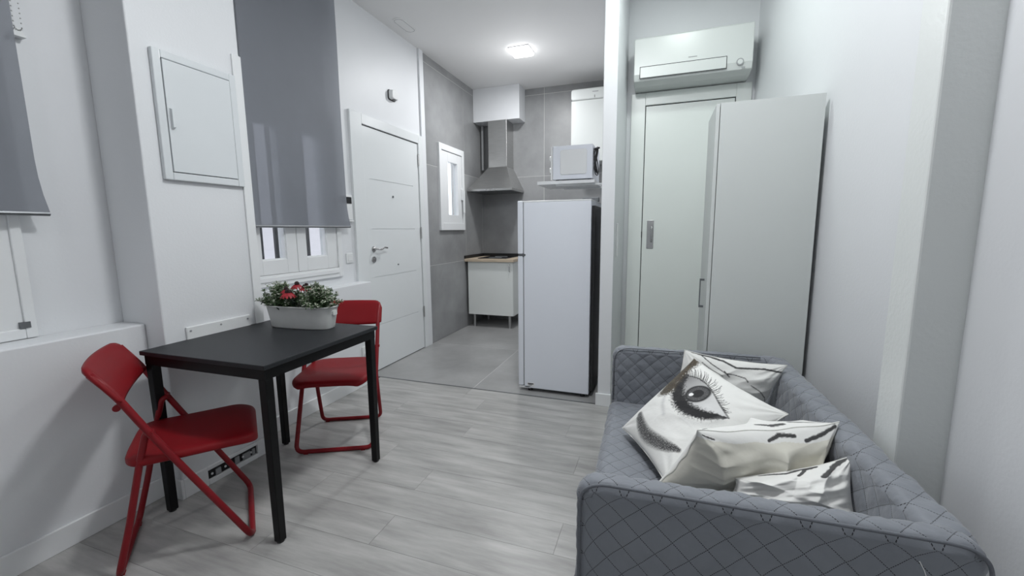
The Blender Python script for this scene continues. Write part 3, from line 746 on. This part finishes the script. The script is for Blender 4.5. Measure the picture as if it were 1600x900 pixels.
for (x, yy, z, s, tx) in ((-.056, -.040, .208, 1.3, -.25), (-.012, -.01, .232, 1.5, 0), (-.022, -.066, .196, 1.8, .0), (.042, -.02, .220, 1.25, .3), (.018, .025, .222, 1.2, .1)):
    b = BM(); tube(b, [(-.02+x*.3, yy*.3, .09), (x*.9, yy*.9, .13), (x, yy, z)], .0014, 6); fl_ = obj('stem', b, M['stem'], cf)
    b = BM()
    for ring, (n, dr_) in enumerate(((13, 1.0), (9, .75))):
        for k in range(n):
            a = 2*PI*k/n+ring*.2; L1 = .0185*s*dr_; ca, sa = math.cos(a), math.sin(a)
            prev = None
            for m_ in range(4):
                f = m_/3; rr = .004*s+L1*f; zz = z-.001-L1*.75*f*f-.002*f; wd_ = (.0022+.0022*math.sin(PI*min(1, f*.8+.15)))*s
                a0 = b.verts.new((x+rr*ca-wd_*sa+tx*.0, yy+rr*sa+wd_*ca, zz)); a1 = b.verts.new((x+rr*ca+wd_*sa, yy+rr*sa-wd_*ca, zz))
                if prev: b.faces.new((prev[0], prev[1], a1, a0))
                prev = (a0, a1)
    obj('petals', b, M['petal'], cf)
    b = BM(); bmesh.ops.create_icosphere(b, subdivisions=2, radius=.0085*s, matrix=Matrix.Translation((x, yy, z+.003)) @ Matrix.Diagonal((1, 1, 1.05, 1)))
    for v in b.verts: v.co += v.normal*.001*rnd.gauss(0, 1)
    obj('cone', b, M['cone'], cf)

# ------------------------------------------------------------------ sofa
SO = (-.180, .998); SA = math.radians(1.9); SW, SL, SH = .828, 1.345, .645
sf = thing('sofa', 'small two-seat sofa under a quilted grey cover along the right wall', 'sofa', (*SO, 0), SA)
QP = .078          # diagonal of a quilt diamond
def puff(u, v):
    s = (u+v); d = (u-v)
    a = abs((s % 1)-.5); c = abs((d % 1)-.5); m_ = min(a, c)
    return .0030*(1-math.exp(-(m_/.10)**2))-.001
def slab(name, L_, th, H, R0, R1, place, lean=0, parent=sf, nseg=None, rtop=.022):
    """panel of length L_ (local a), thickness th (local b, 0..th), height H (local c). R0,R1 radii of the upper corners. place(a,b,c)->xyz"""
    st = .0078; na = int(L_/st); nc = int(H/st); nb = max(6, int(th/.009))
    b = BM(); uvl = b.loops.layers.uv.new('UVMap'); cache = {}
    def V(i, j, k):
        key = (i, j, k)
        if key in cache: return cache[key]
        a, t_, c = i/na*L_, j/nb*th, k/nc*H
        # corner rounding in the a-c plane
        for (ca, R, sg) in ((R0, R0, -1), (L_-R1, R1, 1)):
            dx = (a-ca)*sg; dz = c-(H-R)
            if dx > 0 and dz > 0:
                m_ = max(dx, dz)/math.hypot(dx, dz); a = ca+sg*dx*m_; c = H-R+dz*m_
        # soft edges across the thickness
        e = min(t_, th-t_); rr = min(rtop, th*.48)
        ins = rr*(1-math.sqrt(max(0, 1-(1-min(e, rr)/rr)**2))) if e < rr else 0
        if ins:
            ca, cc = L_/2, H*.35
            fa = min(1, abs(a-ca)/(L_/2)); fc = max(0, min(1, (c-cc)/(H-cc)))
            a -= math.copysign(ins, a-ca)*(fa**14 if fa < .999 else 1); c -= ins*(fc**14)
        t2 = t_
        if lean: t2 = t_*(1+lean*(1-c/H))
        v = b.verts.new((a, t2, c)); cache[key] = v; return v
    def F(q, uvs):
        f = b.faces.new(q)
        for l, uv in zip(f.loops, uvs): l[uvl].uv = (uv[0]/QP, uv[1]/QP)
        f.smooth = True
    A = lambda i: i/na*L_
    Z = lambda k: k/nc*H
    T_ = lambda j: j/nb*th
    for i in range(na):
        for k in range(nc):
            F([V(i, 0, k), V(i+1, 0, k), V(i+1, 0, k+1), V(i, 0, k+1)], [(A(i), Z(k)), (A(i+1), Z(k)), (A(i+1), Z(k+1)), (A(i), Z(k+1))])
            q = lambda z: 2*H+th-z
            F([V(i, nb, k), V(i, nb, k+1), V(i+1, nb, k+1), V(i+1, nb, k)], [(A(i), q(Z(k))), (A(i), q(Z(k+1))), (A(i+1), q(Z(k+1))), (A(i+1), q(Z(k)))])
        for j in range(nb):
            F([V(i, j, nc), V(i+1, j, nc), V(i+1, j+1, nc), V(i, j+1, nc)], [(A(i), H+T_(j)), (A(i+1), H+T_(j)), (A(i+1), H+T_(j+1)), (A(i), H+T_(j+1))])
            F([V(i, j, 0), V(i, j+1, 0), V(i+1, j+1, 0), V(i+1, j, 0)], [(0, 0)]*4)
    for j in range(nb):
        for k in range(nc):
            F([V(0, j, k), V(0, j, k+1), V(0, j+1, k+1), V(0, j+1, k)], [(-T_(j), Z(k)), (-T_(j), Z(k+1)), (-T_(j+1), Z(k+1)), (-T_(j+1), Z(k))])
            F([V(na, j, k), V(na, j+1, k), V(na, j+1, k+1), V(na, j, k+1)], [(L_+T_(j), Z(k)), (L_+T_(j+1), Z(k)), (L_+T_(j+1), Z(k+1)), (L_+T_(j), Z(k+1))])
    finish(b, uvl)
    for v in b.verts: v.co = place(*v.co)
    return obj(name, b, M['quilt'], parent, smooth=True)
def finish(b, uvl):
    b.normal_update(); disp = {}
    for f in b.faces:
        for l in f.loops:
            if l.vert.index < 0 or l.vert not in disp:
                u, v = l[uvl].uv; p = l.vert.co
                wr_ = .0045*noise.noise(p*8)+.0035*noise.noise(Vector((p.x*16+p.z*9, p.y*18, p.z*14)))+.0018*abs(noise.noise(p*37))
                disp[l.vert] = l.vert.normal*(puff(u, v)+wr_)
    for v, d in disp.items(): v.co += d
def seat_block(name, x0, x1, y0, y1, z0, z1, r):
    st = .0085; nx, ny, nz = int((x1-x0)/st), int((y1-y0)/st), int((z1-z0)/st); b = BM(); uvl = b.loops.layers.uv.new('UVMap'); cache = {}
    def V(i, j, k):
        key = (i, j, k)
        if key in cache: return cache[key]
        p = Vector((x0+(x1-x0)*i/nx, y0+(y1-y0)*j/ny, z0+(z1-z0)*k/nz))
        dx = x0+r-p.x; dz = p.z-(z1-r)
        if dx > 0 and dz > 0:
            m_ = max(dx, dz)/math.hypot(dx, dz); p.x = x0+r-dx*m_; p.z = z1-r+dz*m_
        if k == nz: p.z += .012*math.sin(PI*i/nx)*math.sin(PI*j/ny)
        v = b.verts.new(p); cache[key] = v; return v
    def F(q, uvs):
        f = b.faces.new(q)
        for l, uv in zip(f.loops, uvs): l[uvl].uv = (uv[0]/QP, uv[1]/QP)
    X = lambda i: x0+(x1-x0)*i/nx
    Y = lambda j: y0+(y1-y0)*j/ny
    Z = lambda k: z0+(z1-z0)*k/nz
    for i in range(nx):
        for j in range(ny):
            F([V(i, j, nz), V(i+1, j, nz), V(i+1, j+1, nz), V(i, j+1, nz)], [(X(i), Y(j)), (X(i+1), Y(j)), (X(i+1), Y(j+1)), (X(i), Y(j+1))])
    for j in range(ny):
        for k in range(nz):
            g_ = lambda z: x0-(z1-z)
            F([V(0, j, k), V(0, j, k+1), V(0, j+1, k+1), V(0, j+1, k)], [(g_(Z(k)), Y(j)), (g_(Z(k+1)), Y(j)), (g_(Z(k+1)), Y(j+1)), (g_(Z(k)), Y(j+1))])
    for i in range(nx):
        for k in range(nz):
            F([V(i, 0, k), V(i+1, 0, k), V(i+1, 0, k+1), V(i, 0, k+1)], [(0, 0)]*4)
            F([V(i, ny, k), V(i, ny, k+1), V(i+1, ny, k+1), V(i+1, ny, k)], [(0, 0)]*4)
    finish(b, uvl)
    return obj(name, b, M['quilt'], sf, smooth=True)
TH = .068
slab('armrest', SW, TH, SH-.015, .055, .045, lambda a, t_, c: Vector((a, t_, c+.015)))
slab('armrest', SW, TH, SH-.015, .055, .06, lambda a, t_, c: Vector((a, SL-t_, c+.015)))
slab('backrest', SL-.045, .085, SH-.017, .045, .02, lambda a, t_, c: Vector((SW+.001-t_, .022+a, c+.015)), lean=1.0)
seat_block('seat', -.015, SW-.2, TH+.004, SL-TH-.004, .03, .34, .05)
b = BM()
pts = [(.008, -.005, .02), (.008, -.005, SH-.06), (.014, -.005, SH-.025), (.04, -.005, SH-.005), (.07, -.004, SH+.001), (SW-.07, -.004, SH+.001), (SW-.035, -.004, SH-.004), (SW-.008, -.005, SH-.026), (SW-.001, -.005, SH-.06), (SW-.002, -.005, .02)]
tube(b, fillet(pts, .03), .0042, 8); obj('piping', b, M['binding'], sf, smooth=True)
b = BM(); tube(b, fillet([(.006, SL-TH, .35), (.008, SL-TH, SH-.06), (.025, SL-TH, SH-.02), (.07, SL-TH, SH+.001), (SW-.12, SL-TH, SH+.001)], .03), .003, 6); obj('piping', b, M['binding'], sf, smooth=True)
b = BM()
tube(b, [(.705, -.012, .60), (.712, -.016, .585), (.718, -.014, .57), (.73, -.012, .562)], .0009, 5); obj('loose_thread', b, M['thread'], sf)
for x in (.06, SW-.08):
    for yy in (.05, SL-.05): obj('foot', bx(x-.02, x+.02, yy-.02, yy+.02, 0, .018), M['black'], sf)

# ------------------------------------------------------------------ cushions
def seg_d(px, py, pts):
    best = 9; bt_ = 0; tot = len(pts)-1
    for i in range(tot):
        ax, ay = pts[i]; bx_, by = pts[i+1]; dx, dy = bx_-ax, by-ay
        t_ = max(0, min(1, ((px-ax)*dx+(py-ay)*dy)/(dx*dx+dy*dy+1e-12)))
        d = math.hypot(px-ax-t_*dx, py-ay-t_*dy)
        if d < best: best = d; bt_ = (i+t_)/tot
    return best, bt_
def smooth(pts, n=6):
    out = []
    P_ = [pts[0]]+list(pts)+[pts[-1]]
    for i in range(1, len(P_)-2):
        for k in range(n):
            t_ = k/n; a, b_, c, d = P_[i-1], P_[i], P_[i+1], P_[i+2]
            out.append(tuple(.5*(2*b_[q]+(c[q]-a[q])*t_+(2*a[q]-5*b_[q]+4*c[q]-d[q])*t_*t_+(3*b_[q]-a[q]-3*c[q]+d[q])*t_**3) for q in (0, 1)))
    out.append(pts[-1]); return out
def cushion(label, P00, P10, P11, P01, T, front, back, N=120, sag=.06, seed=0, wr=.006, folds=()):
    P = [Vector(p) for p in (P00, P10, P11, P01)]
    nrm = ((P[1]-P[0]).cross(P[3]-P[0])+(P[2]-P[1]).cross(P[3]-P[2])).normalized()
    cen = sum(P, Vector())/4; base = cen-Vector((0, 0, 0))
    t = thing('cushion', label, 'cushion', tuple(base))
    b = BM(); cl = b.verts.layers.float_color.new('print'); S = {}
    so = Vector((seed*3.1, seed*1.7, seed*.9))
    def V(i, j, side):
        edge = i in (0, N) or j in (0, N)
        key = (i, j, 0 if edge else side)
        if key in S: return S[key]
        u, v = i/N, j/N; U, W_ = 2*u-1, 2*v-1
        u2 = .5+(u-.5)*(1-sag*(1-W_*W_)); v2 = .5+(v-.5)*(1-sag*(1-U*U))
        p = P[0]*(1-u2)*(1-v2)+P[1]*u2*(1-v2)+P[2]*u2*v2+P[3]*(1-u2)*v2
        h = T*((1-abs(U)**2.4)*(1-abs(W_)**2.4))**.55
        q = Vector((u*3.2, v*3.2, side*2.0))+so
        qq = Vector((u*2.1+v*1.3, v*5.2-u*1.6, side*2.0))+so
        rad = wr*(noise.noise(q*.8)*1.6-1.5*abs(noise.noise(qq*.8))+.4+noise.noise(qq*2.1)*.45)
        # puckers running out of the corners
        cd = min(math.hypot(U-a, W_-c) for a in (-1, 1) for c in (-1, 1)); ang = math.atan2(abs(W_)-1, abs(U)-1)
        rad += .004*math.sin(ang*14+seed)*math.exp(-(cd/.55)**2)*(1 if not edge else 0)
        for (fu, fv, gu, gv, wd_, hh) in folds:
            d_, t2 = seg_d(u, v, [(fu, fv), (gu, gv)]); rad += hh*math.exp(-(d_/wd_)**1.3)*(1-.6*t2)
        env = min(1, 6*min(u, v, 1-u, 1-v))
        p = p+nrm*side*(h+rad*env) if not edge else p+nrm*.003*math.sin(u*19+v*23+seed)
        ve = b.verts.new(p-base)
        c = (front if side > 0 else back)(u, v); ve[cl] = (*c, 1)
        S[key] = ve; return ve
    for side in (1, -1):
        for i in range(N):
            for j in range(N):
                q = [V(i, j, side), V(i+1, j, side), V(i+1, j+1, side), V(i, j+1, side)]
                b.faces.new(q if side > 0 else q[::-1])
    obj('cover', b, M['print'], t, smooth=True)
    b = BM(); pts = []
    for (a0, a1) in (((0, 0), (N, 0)), ((N, 0), (N, N)), ((N, N), (0, N)), ((0, N), (0, 0))):
        for k in range(0, N, 4):
            key = (a0[0]+(a1[0]-a0[0])*k//N, a0[1]+(a1[1]-a0[1])*k//N); u, v = key[0]/N, key[1]/N; U, W_ = 2*u-1, 2*v-1
            u2 = .5+(u-.5)*(1-sag*(1-W_*W_)); v2 = .5+(v-.5)*(1-sag*(1-U*U))
            pts.append(P[0]*(1-u2)*(1-v2)+P[1]*u2*(1-v2)+P[2]*u2*v2+P[3]*(1-u2)*v2+nrm*.003*math.sin(u*19+v*23+seed)-base)
    tube(b, pts, .0022, 5, closed=True); obj('seam', b, M['seamc'], t)
    return t
M['seamc'] = mat('seam_white', (.68, .68, .65), .8, nscale=90, nstr=.08)
M['seamb'] = M['seamc']
WHITE = (.74, .74, .72); CREAM = (.66, .645, .575)
def mixc(a, b_, f): f = max(0, min(1, f)); return tuple(a[i]*(1-f)+b_[i]*f for i in range(3))
K_ = (.012, .012, .014)
#PRINTS-BEGIN
IRIS = (0.481, 0.675, 0.105)
HILITE = (0.444, 0.631)
LID = smooth([(0.169, 0.769), (0.219, 0.662), (0.331, 0.562), (0.475, 0.506), (0.588, 0.5), (0.7, 0.537), (0.787, 0.6), (0.856, 0.662)])
LOW = smooth([(0.169, 0.769), (0.306, 0.819), (0.444, 0.806), (0.581, 0.762), (0.719, 0.706), (0.856, 0.662)])
EYE_POLY = LID+LOW[::-1]
BROW = smooth([(0.138, 0.194), (0.275, 0.131), (0.412, 0.1), (0.575, 0.119), (0.713, 0.156), (0.831, 0.212)])
WISP = [(0.225, 0.481), (0.319, 0.388), (0.425, 0.331)]
HAIR = [(0.155, 0.544), (0.086, 0.681), (0.049, 0.825), (0.036, 0.925)]
UND = [(0.613, 0.412), (0.731, 0.438), (0.812, 0.525), (0.838, 0.606)]
LASH = [([(0.194, 0.775), (0.094, 0.838), (0.013, 0.863)], 0.0045), ([(0.212, 0.781), (0.119, 0.85), (0.013, 0.894)], 0.0045), ([(0.231, 0.787), (0.15, 0.856), (0.056, 0.894)], 0.0045), ([(0.25, 0.794), (0.188, 0.844), (0.125, 0.863)], 0.0045), ([(0.269, 0.8), (0.181, 0.875), (0.094, 0.919)], 0.0045), ([(0.287, 0.806), (0.194, 0.875), (0.106, 0.912)], 0.0045), ([(0.306, 0.812), (0.231, 0.875), (0.163, 0.912)], 0.0045), ([(0.319, 0.819), (0.256, 0.887), (0.188, 0.931)], 0.0045), ([(0.344, 0.812), (0.287, 0.869), (0.237, 0.9)], 0.0045), ([(0.356, 0.812), (0.319, 0.875), (0.263, 0.925)], 0.0045), ([(0.375, 0.812), (0.312, 0.887), (0.237, 0.938)], 0.0045), ([(0.394, 0.812), (0.338, 0.887), (0.256, 0.944)], 0.0045), ([(0.412, 0.812), (0.362, 0.881), (0.294, 0.938)], 0.0045), ([(0.425, 0.812), (0.412, 0.863), (0.375, 0.906)], 0.0045), ([(0.45, 0.806), (0.412, 0.869), (0.369, 0.912)], 0.0045), ([(0.463, 0.8), (0.45, 0.875), (0.394, 0.944)], 0.0045), ([(0.481, 0.794), (0.481, 0.85), (0.45, 0.894)], 0.0045), ([(0.5, 0.787), (0.494, 0.85), (0.456, 0.906)], 0.0045), ([(0.519, 0.781), (0.525, 0.825), (0.506, 0.869)], 0.0045), ([(0.537, 0.775), (0.55, 0.831), (0.531, 0.881)], 0.0045), ([(0.556, 0.769), (0.55, 0.838), (0.519, 0.894)], 0.0045), ([(0.569, 0.769), (0.575, 0.812), (0.544, 0.863)], 0.0045), ([(0.594, 0.756), (0.594, 0.8), (0.569, 0.844)], 0.0045), ([(0.613, 0.75), (0.631, 0.787), (0.625, 0.825)], 0.0045), ([(0.631, 0.744), (0.65, 0.769), (0.65, 0.8)], 0.0045), ([(0.644, 0.738), (0.669, 0.762), (0.662, 0.794)], 0.0045), ([(0.669, 0.725), (0.694, 0.756), (0.694, 0.787)], 0.0045), ([(0.688, 0.719), (0.706, 0.744), (0.713, 0.769)], 0.0045), ([(0.7, 0.713), (0.725, 0.744), (0.725, 0.775)], 0.0045), ([(0.719, 0.706), (0.744, 0.738), (0.744, 0.775)], 0.0045), ([(0.738, 0.7), (0.775, 0.713), (0.787, 0.738)], 0.0045), ([(0.756, 0.694), (0.787, 0.7), (0.794, 0.719)], 0.0045), ([(0.775, 0.688), (0.806, 0.7), (0.819, 0.719)], 0.0045), ([(0.794, 0.681), (0.819, 0.694), (0.825, 0.713)], 0.0045), ([(0.206, 0.694), (0.025, 0.694)], 0.0045), ([(0.219, 0.662), (0.1, 0.637)], 0.0045), ([(0.256, 0.631), (0.1, 0.631)], 0.0045), ([(0.287, 0.6), (0.231, 0.562)], 0.0045), ([(0.325, 0.569), (0.256, 0.519)], 0.0045), ([(0.369, 0.544), (0.344, 0.481)], 0.0045), ([(0.412, 0.531), (0.356, 0.475)], 0.0045), ([(0.456, 0.512), (0.469, 0.431)], 0.0045), ([(0.494, 0.506), (0.512, 0.45)], 0.0045), ([(0.525, 0.506), (0.537, 0.425)], 0.0045), ([(0.562, 0.5), (0.6, 0.425)], 0.0045), ([(0.594, 0.506), (0.625, 0.45)], 0.0045), ([(0.631, 0.512), (0.675, 0.475)], 0.0045), ([(0.669, 0.525), (0.719, 0.494)], 0.0045), ([(0.7, 0.537), (0.769, 0.481)], 0.0045), ([(0.731, 0.556), (0.775, 0.544)], 0.0045), ([(0.756, 0.575), (0.812, 0.544)], 0.0045), ([(0.781, 0.6), (0.831, 0.588)], 0.0045)]
A_LINES = [([(0.075, 1.0), (0.256, 0.994), (0.394, 0.969), (0.525, 0.906), (0.8, 0.931), (0.994, 0.894)], 0.014), ([(0.156, 1.0), (0.275, 0.906), (0.431, 0.812), (0.531, 0.806), (0.637, 0.781), (0.681, 0.731)], 0.007), ([(0.181, 0.9), (0.269, 0.838), (0.412, 0.769)], 0.005), ([(0.725, 0.688), (0.844, 0.619), (0.95, 0.525), (0.994, 0.45)], 0.006), ([(0.412, 0.838), (0.481, 0.769)], 0.008)]
C_LINES = [([(.47,.96),(.55,.985),(.66,.975)],.011), ([(.72,.945),(.84,.965),(.96,.985)],.013), ([(.03,.97),(.10,.955)],.006)]
D_LINES = [([(0.206, 1.0), (0.312, 0.988), (0.419, 0.969), (0.562, 1.0), (0.688, 1.0)], 0.014), ([(0.512, 0.906), (0.588, 0.988), (0.675, 1.0)], 0.02), ([(0.7, 0.844), (0.812, 0.95), (0.925, 1.0)], 0.032)]
#PRINTS-END
def eye(u, v):
    c = WHITE
    n1 = noise.noise(Vector((u*60, v*60, 0))); n2 = noise.noise(Vector((u*150, v*150, 3)))
    du, dv = u-IRIS[0], v-IRIS[1]; r = math.hypot(du, dv)/IRIS[2]
    # inside the eye opening?
    inside = False; pl = EYE_POLY; j = len(pl)-1
    for i in range(len(pl)):
        if (pl[i][1] > v) != (pl[j][1] > v) and u < (pl[j][0]-pl[i][0])*(v-pl[i][1])/(pl[j][1]-pl[i][1]+1e-12)+pl[i][0]: inside = not inside
        j = i
    if inside:
        c = mixc((.62, .62, .62), (.22, .22, .22), 1.1-(u-EYE_POLY[0][0])*2.2)
        if r < 1:
            c = mixc((.12, .12, .125), (.03, .03, .03), abs(math.sin(math.atan2(dv, du)*17+n1*3))*.8)
            if r > .82: c = mixc(c, K_, (r-.82)/.15)
            if r < .5: c = K_
        elif r < 1.15: c = mixc(K_, c, (r-1)/.15)
    dh = math.hypot(u-HILITE[0], v-HILITE[1])
    if dh < IRIS[2]*.2: c = (.8, .8, .8)
    d, t_ = seg_d(u, v, LID)
    wv = (.085*math.sin(PI*min(1, t_*.88+.14))**.8+.004)*(1+.5*n1)
    if not (inside and r < .95): c = mixc(c, K_, 2.0*(wv-d)/wv+.35*n2 if d < wv else 0)
    d, t_ = seg_d(u, v, LOW)
    if d < .007: c = mixc(c, (.1, .1, .1), .75)
    for (pts, wd_) in LASH:
        if abs(u-pts[0][0]) < .12 and abs(v-pts[0][1]) < .12:
            d, t_ = seg_d(u, v, pts)
            if d < wd_*(1.15-t_): c = mixc(c, K_, .85)
    d, t_ = seg_d(u, v, BROW)
    wv = .058*math.sin(PI*min(1, .12+t_*.82))**.7
    if d < wv*1.25: c = mixc(c, (.05, .05, .052), (1-(d/(wv*1.25))**2)*(1.15+1.1*n2+.3*n1))
    d, t_ = seg_d(u, v, WISP)
    if d < .03: c = mixc(c, (.42, .42, .43), (1-d/.03)*.5)
    d, t_ = seg_d(u, v, HAIR)
    if d < .12: c = mixc(c, (.03, .025, .02) if n2 < .12 else (.12, .09, .05), (1-d/.12)*2.2+.7*n1)
    d, t_ = seg_d(u, v, UND)
    if d < .05: c = mixc(c, (.35, .35, .35), (1-d/.05)*(.30+.5*max(0, n2)))
    return c
def branches(lines, bg_=WHITE):
    def f(u, v):
        c = bg_
        for pts, wd_ in lines:
            d, t_ = seg_d(u, v, pts); n1 = noise.noise(Vector((u*40, v*40, 1)))
            if d < wd_*(1+.3*n1): c = mixc(c, K_, min(.95, 3.2*(1-d/(wd_*(1+.3*n1)))))
        return c
    return f
plain = lambda u, v: CREAM
def wrapped(lines, v0=.95):
    f = branches(lines)
    def g_(u, v): return f(u, v) if v > v0+.02*noise.noise(Vector((u*6, 0, 0)))-.05*abs(u-.4) else CREAM
    return g_
#CUSHIONS
cushion('white cushion printed with black bare branches, leaning on the far armrest', (0.03, 1.97, 0.38), (0.42, 2.03, 0.37), (0.55, 2.103, 0.675), (0.125, 2.059, 0.72), .065, branches(A_LINES), plain, 150, sag=.08, seed=2, wr=.009)
cushion('white cushion printed with a large black and white eye and eyebrow', (-0.134, 1.874, 0.385), (0.06, 1.44, 0.39), (0.466, 1.719, 0.6), (0.163, 2.004, 0.7), .075, eye, lambda u, v: (.05, .05, .055), 250, seed=4)
cushion('long cream-backed cushion standing on edge in front of the eye cushion', (0.0, 1.41, 0.4), (0.53, 1.59, 0.38), (0.563, 1.553, 0.66), (0.131, 1.361, 0.655), .09, wrapped(C_LINES), branches(C_LINES), 220, sag=.10, seed=6, wr=.013, folds=((.55, .9, .58, .2, .05, .03), (.08, .9, .22, .45, .05, .028), (.86, .9, .80, .4, .06, .02), (.3, .1, .45, .5, .07, -.018)))
cushion('crumpled white cushion with black strokes nearest the front armrest', (0.2, 1.357, 0.43), (0.553, 1.29, 0.43), (0.559, 1.432, 0.61), (0.244, 1.355, 0.52), .10, branches(D_LINES), plain, 200, sag=.12, seed=9, wr=.02, folds=((.75, .95, .62, .35, .06, .03), (.15, .85, .4, .6, .05, .022), (.9, .3, .6, .45, .05, .022), (.5, .9, .45, .5, .05, -.02)))
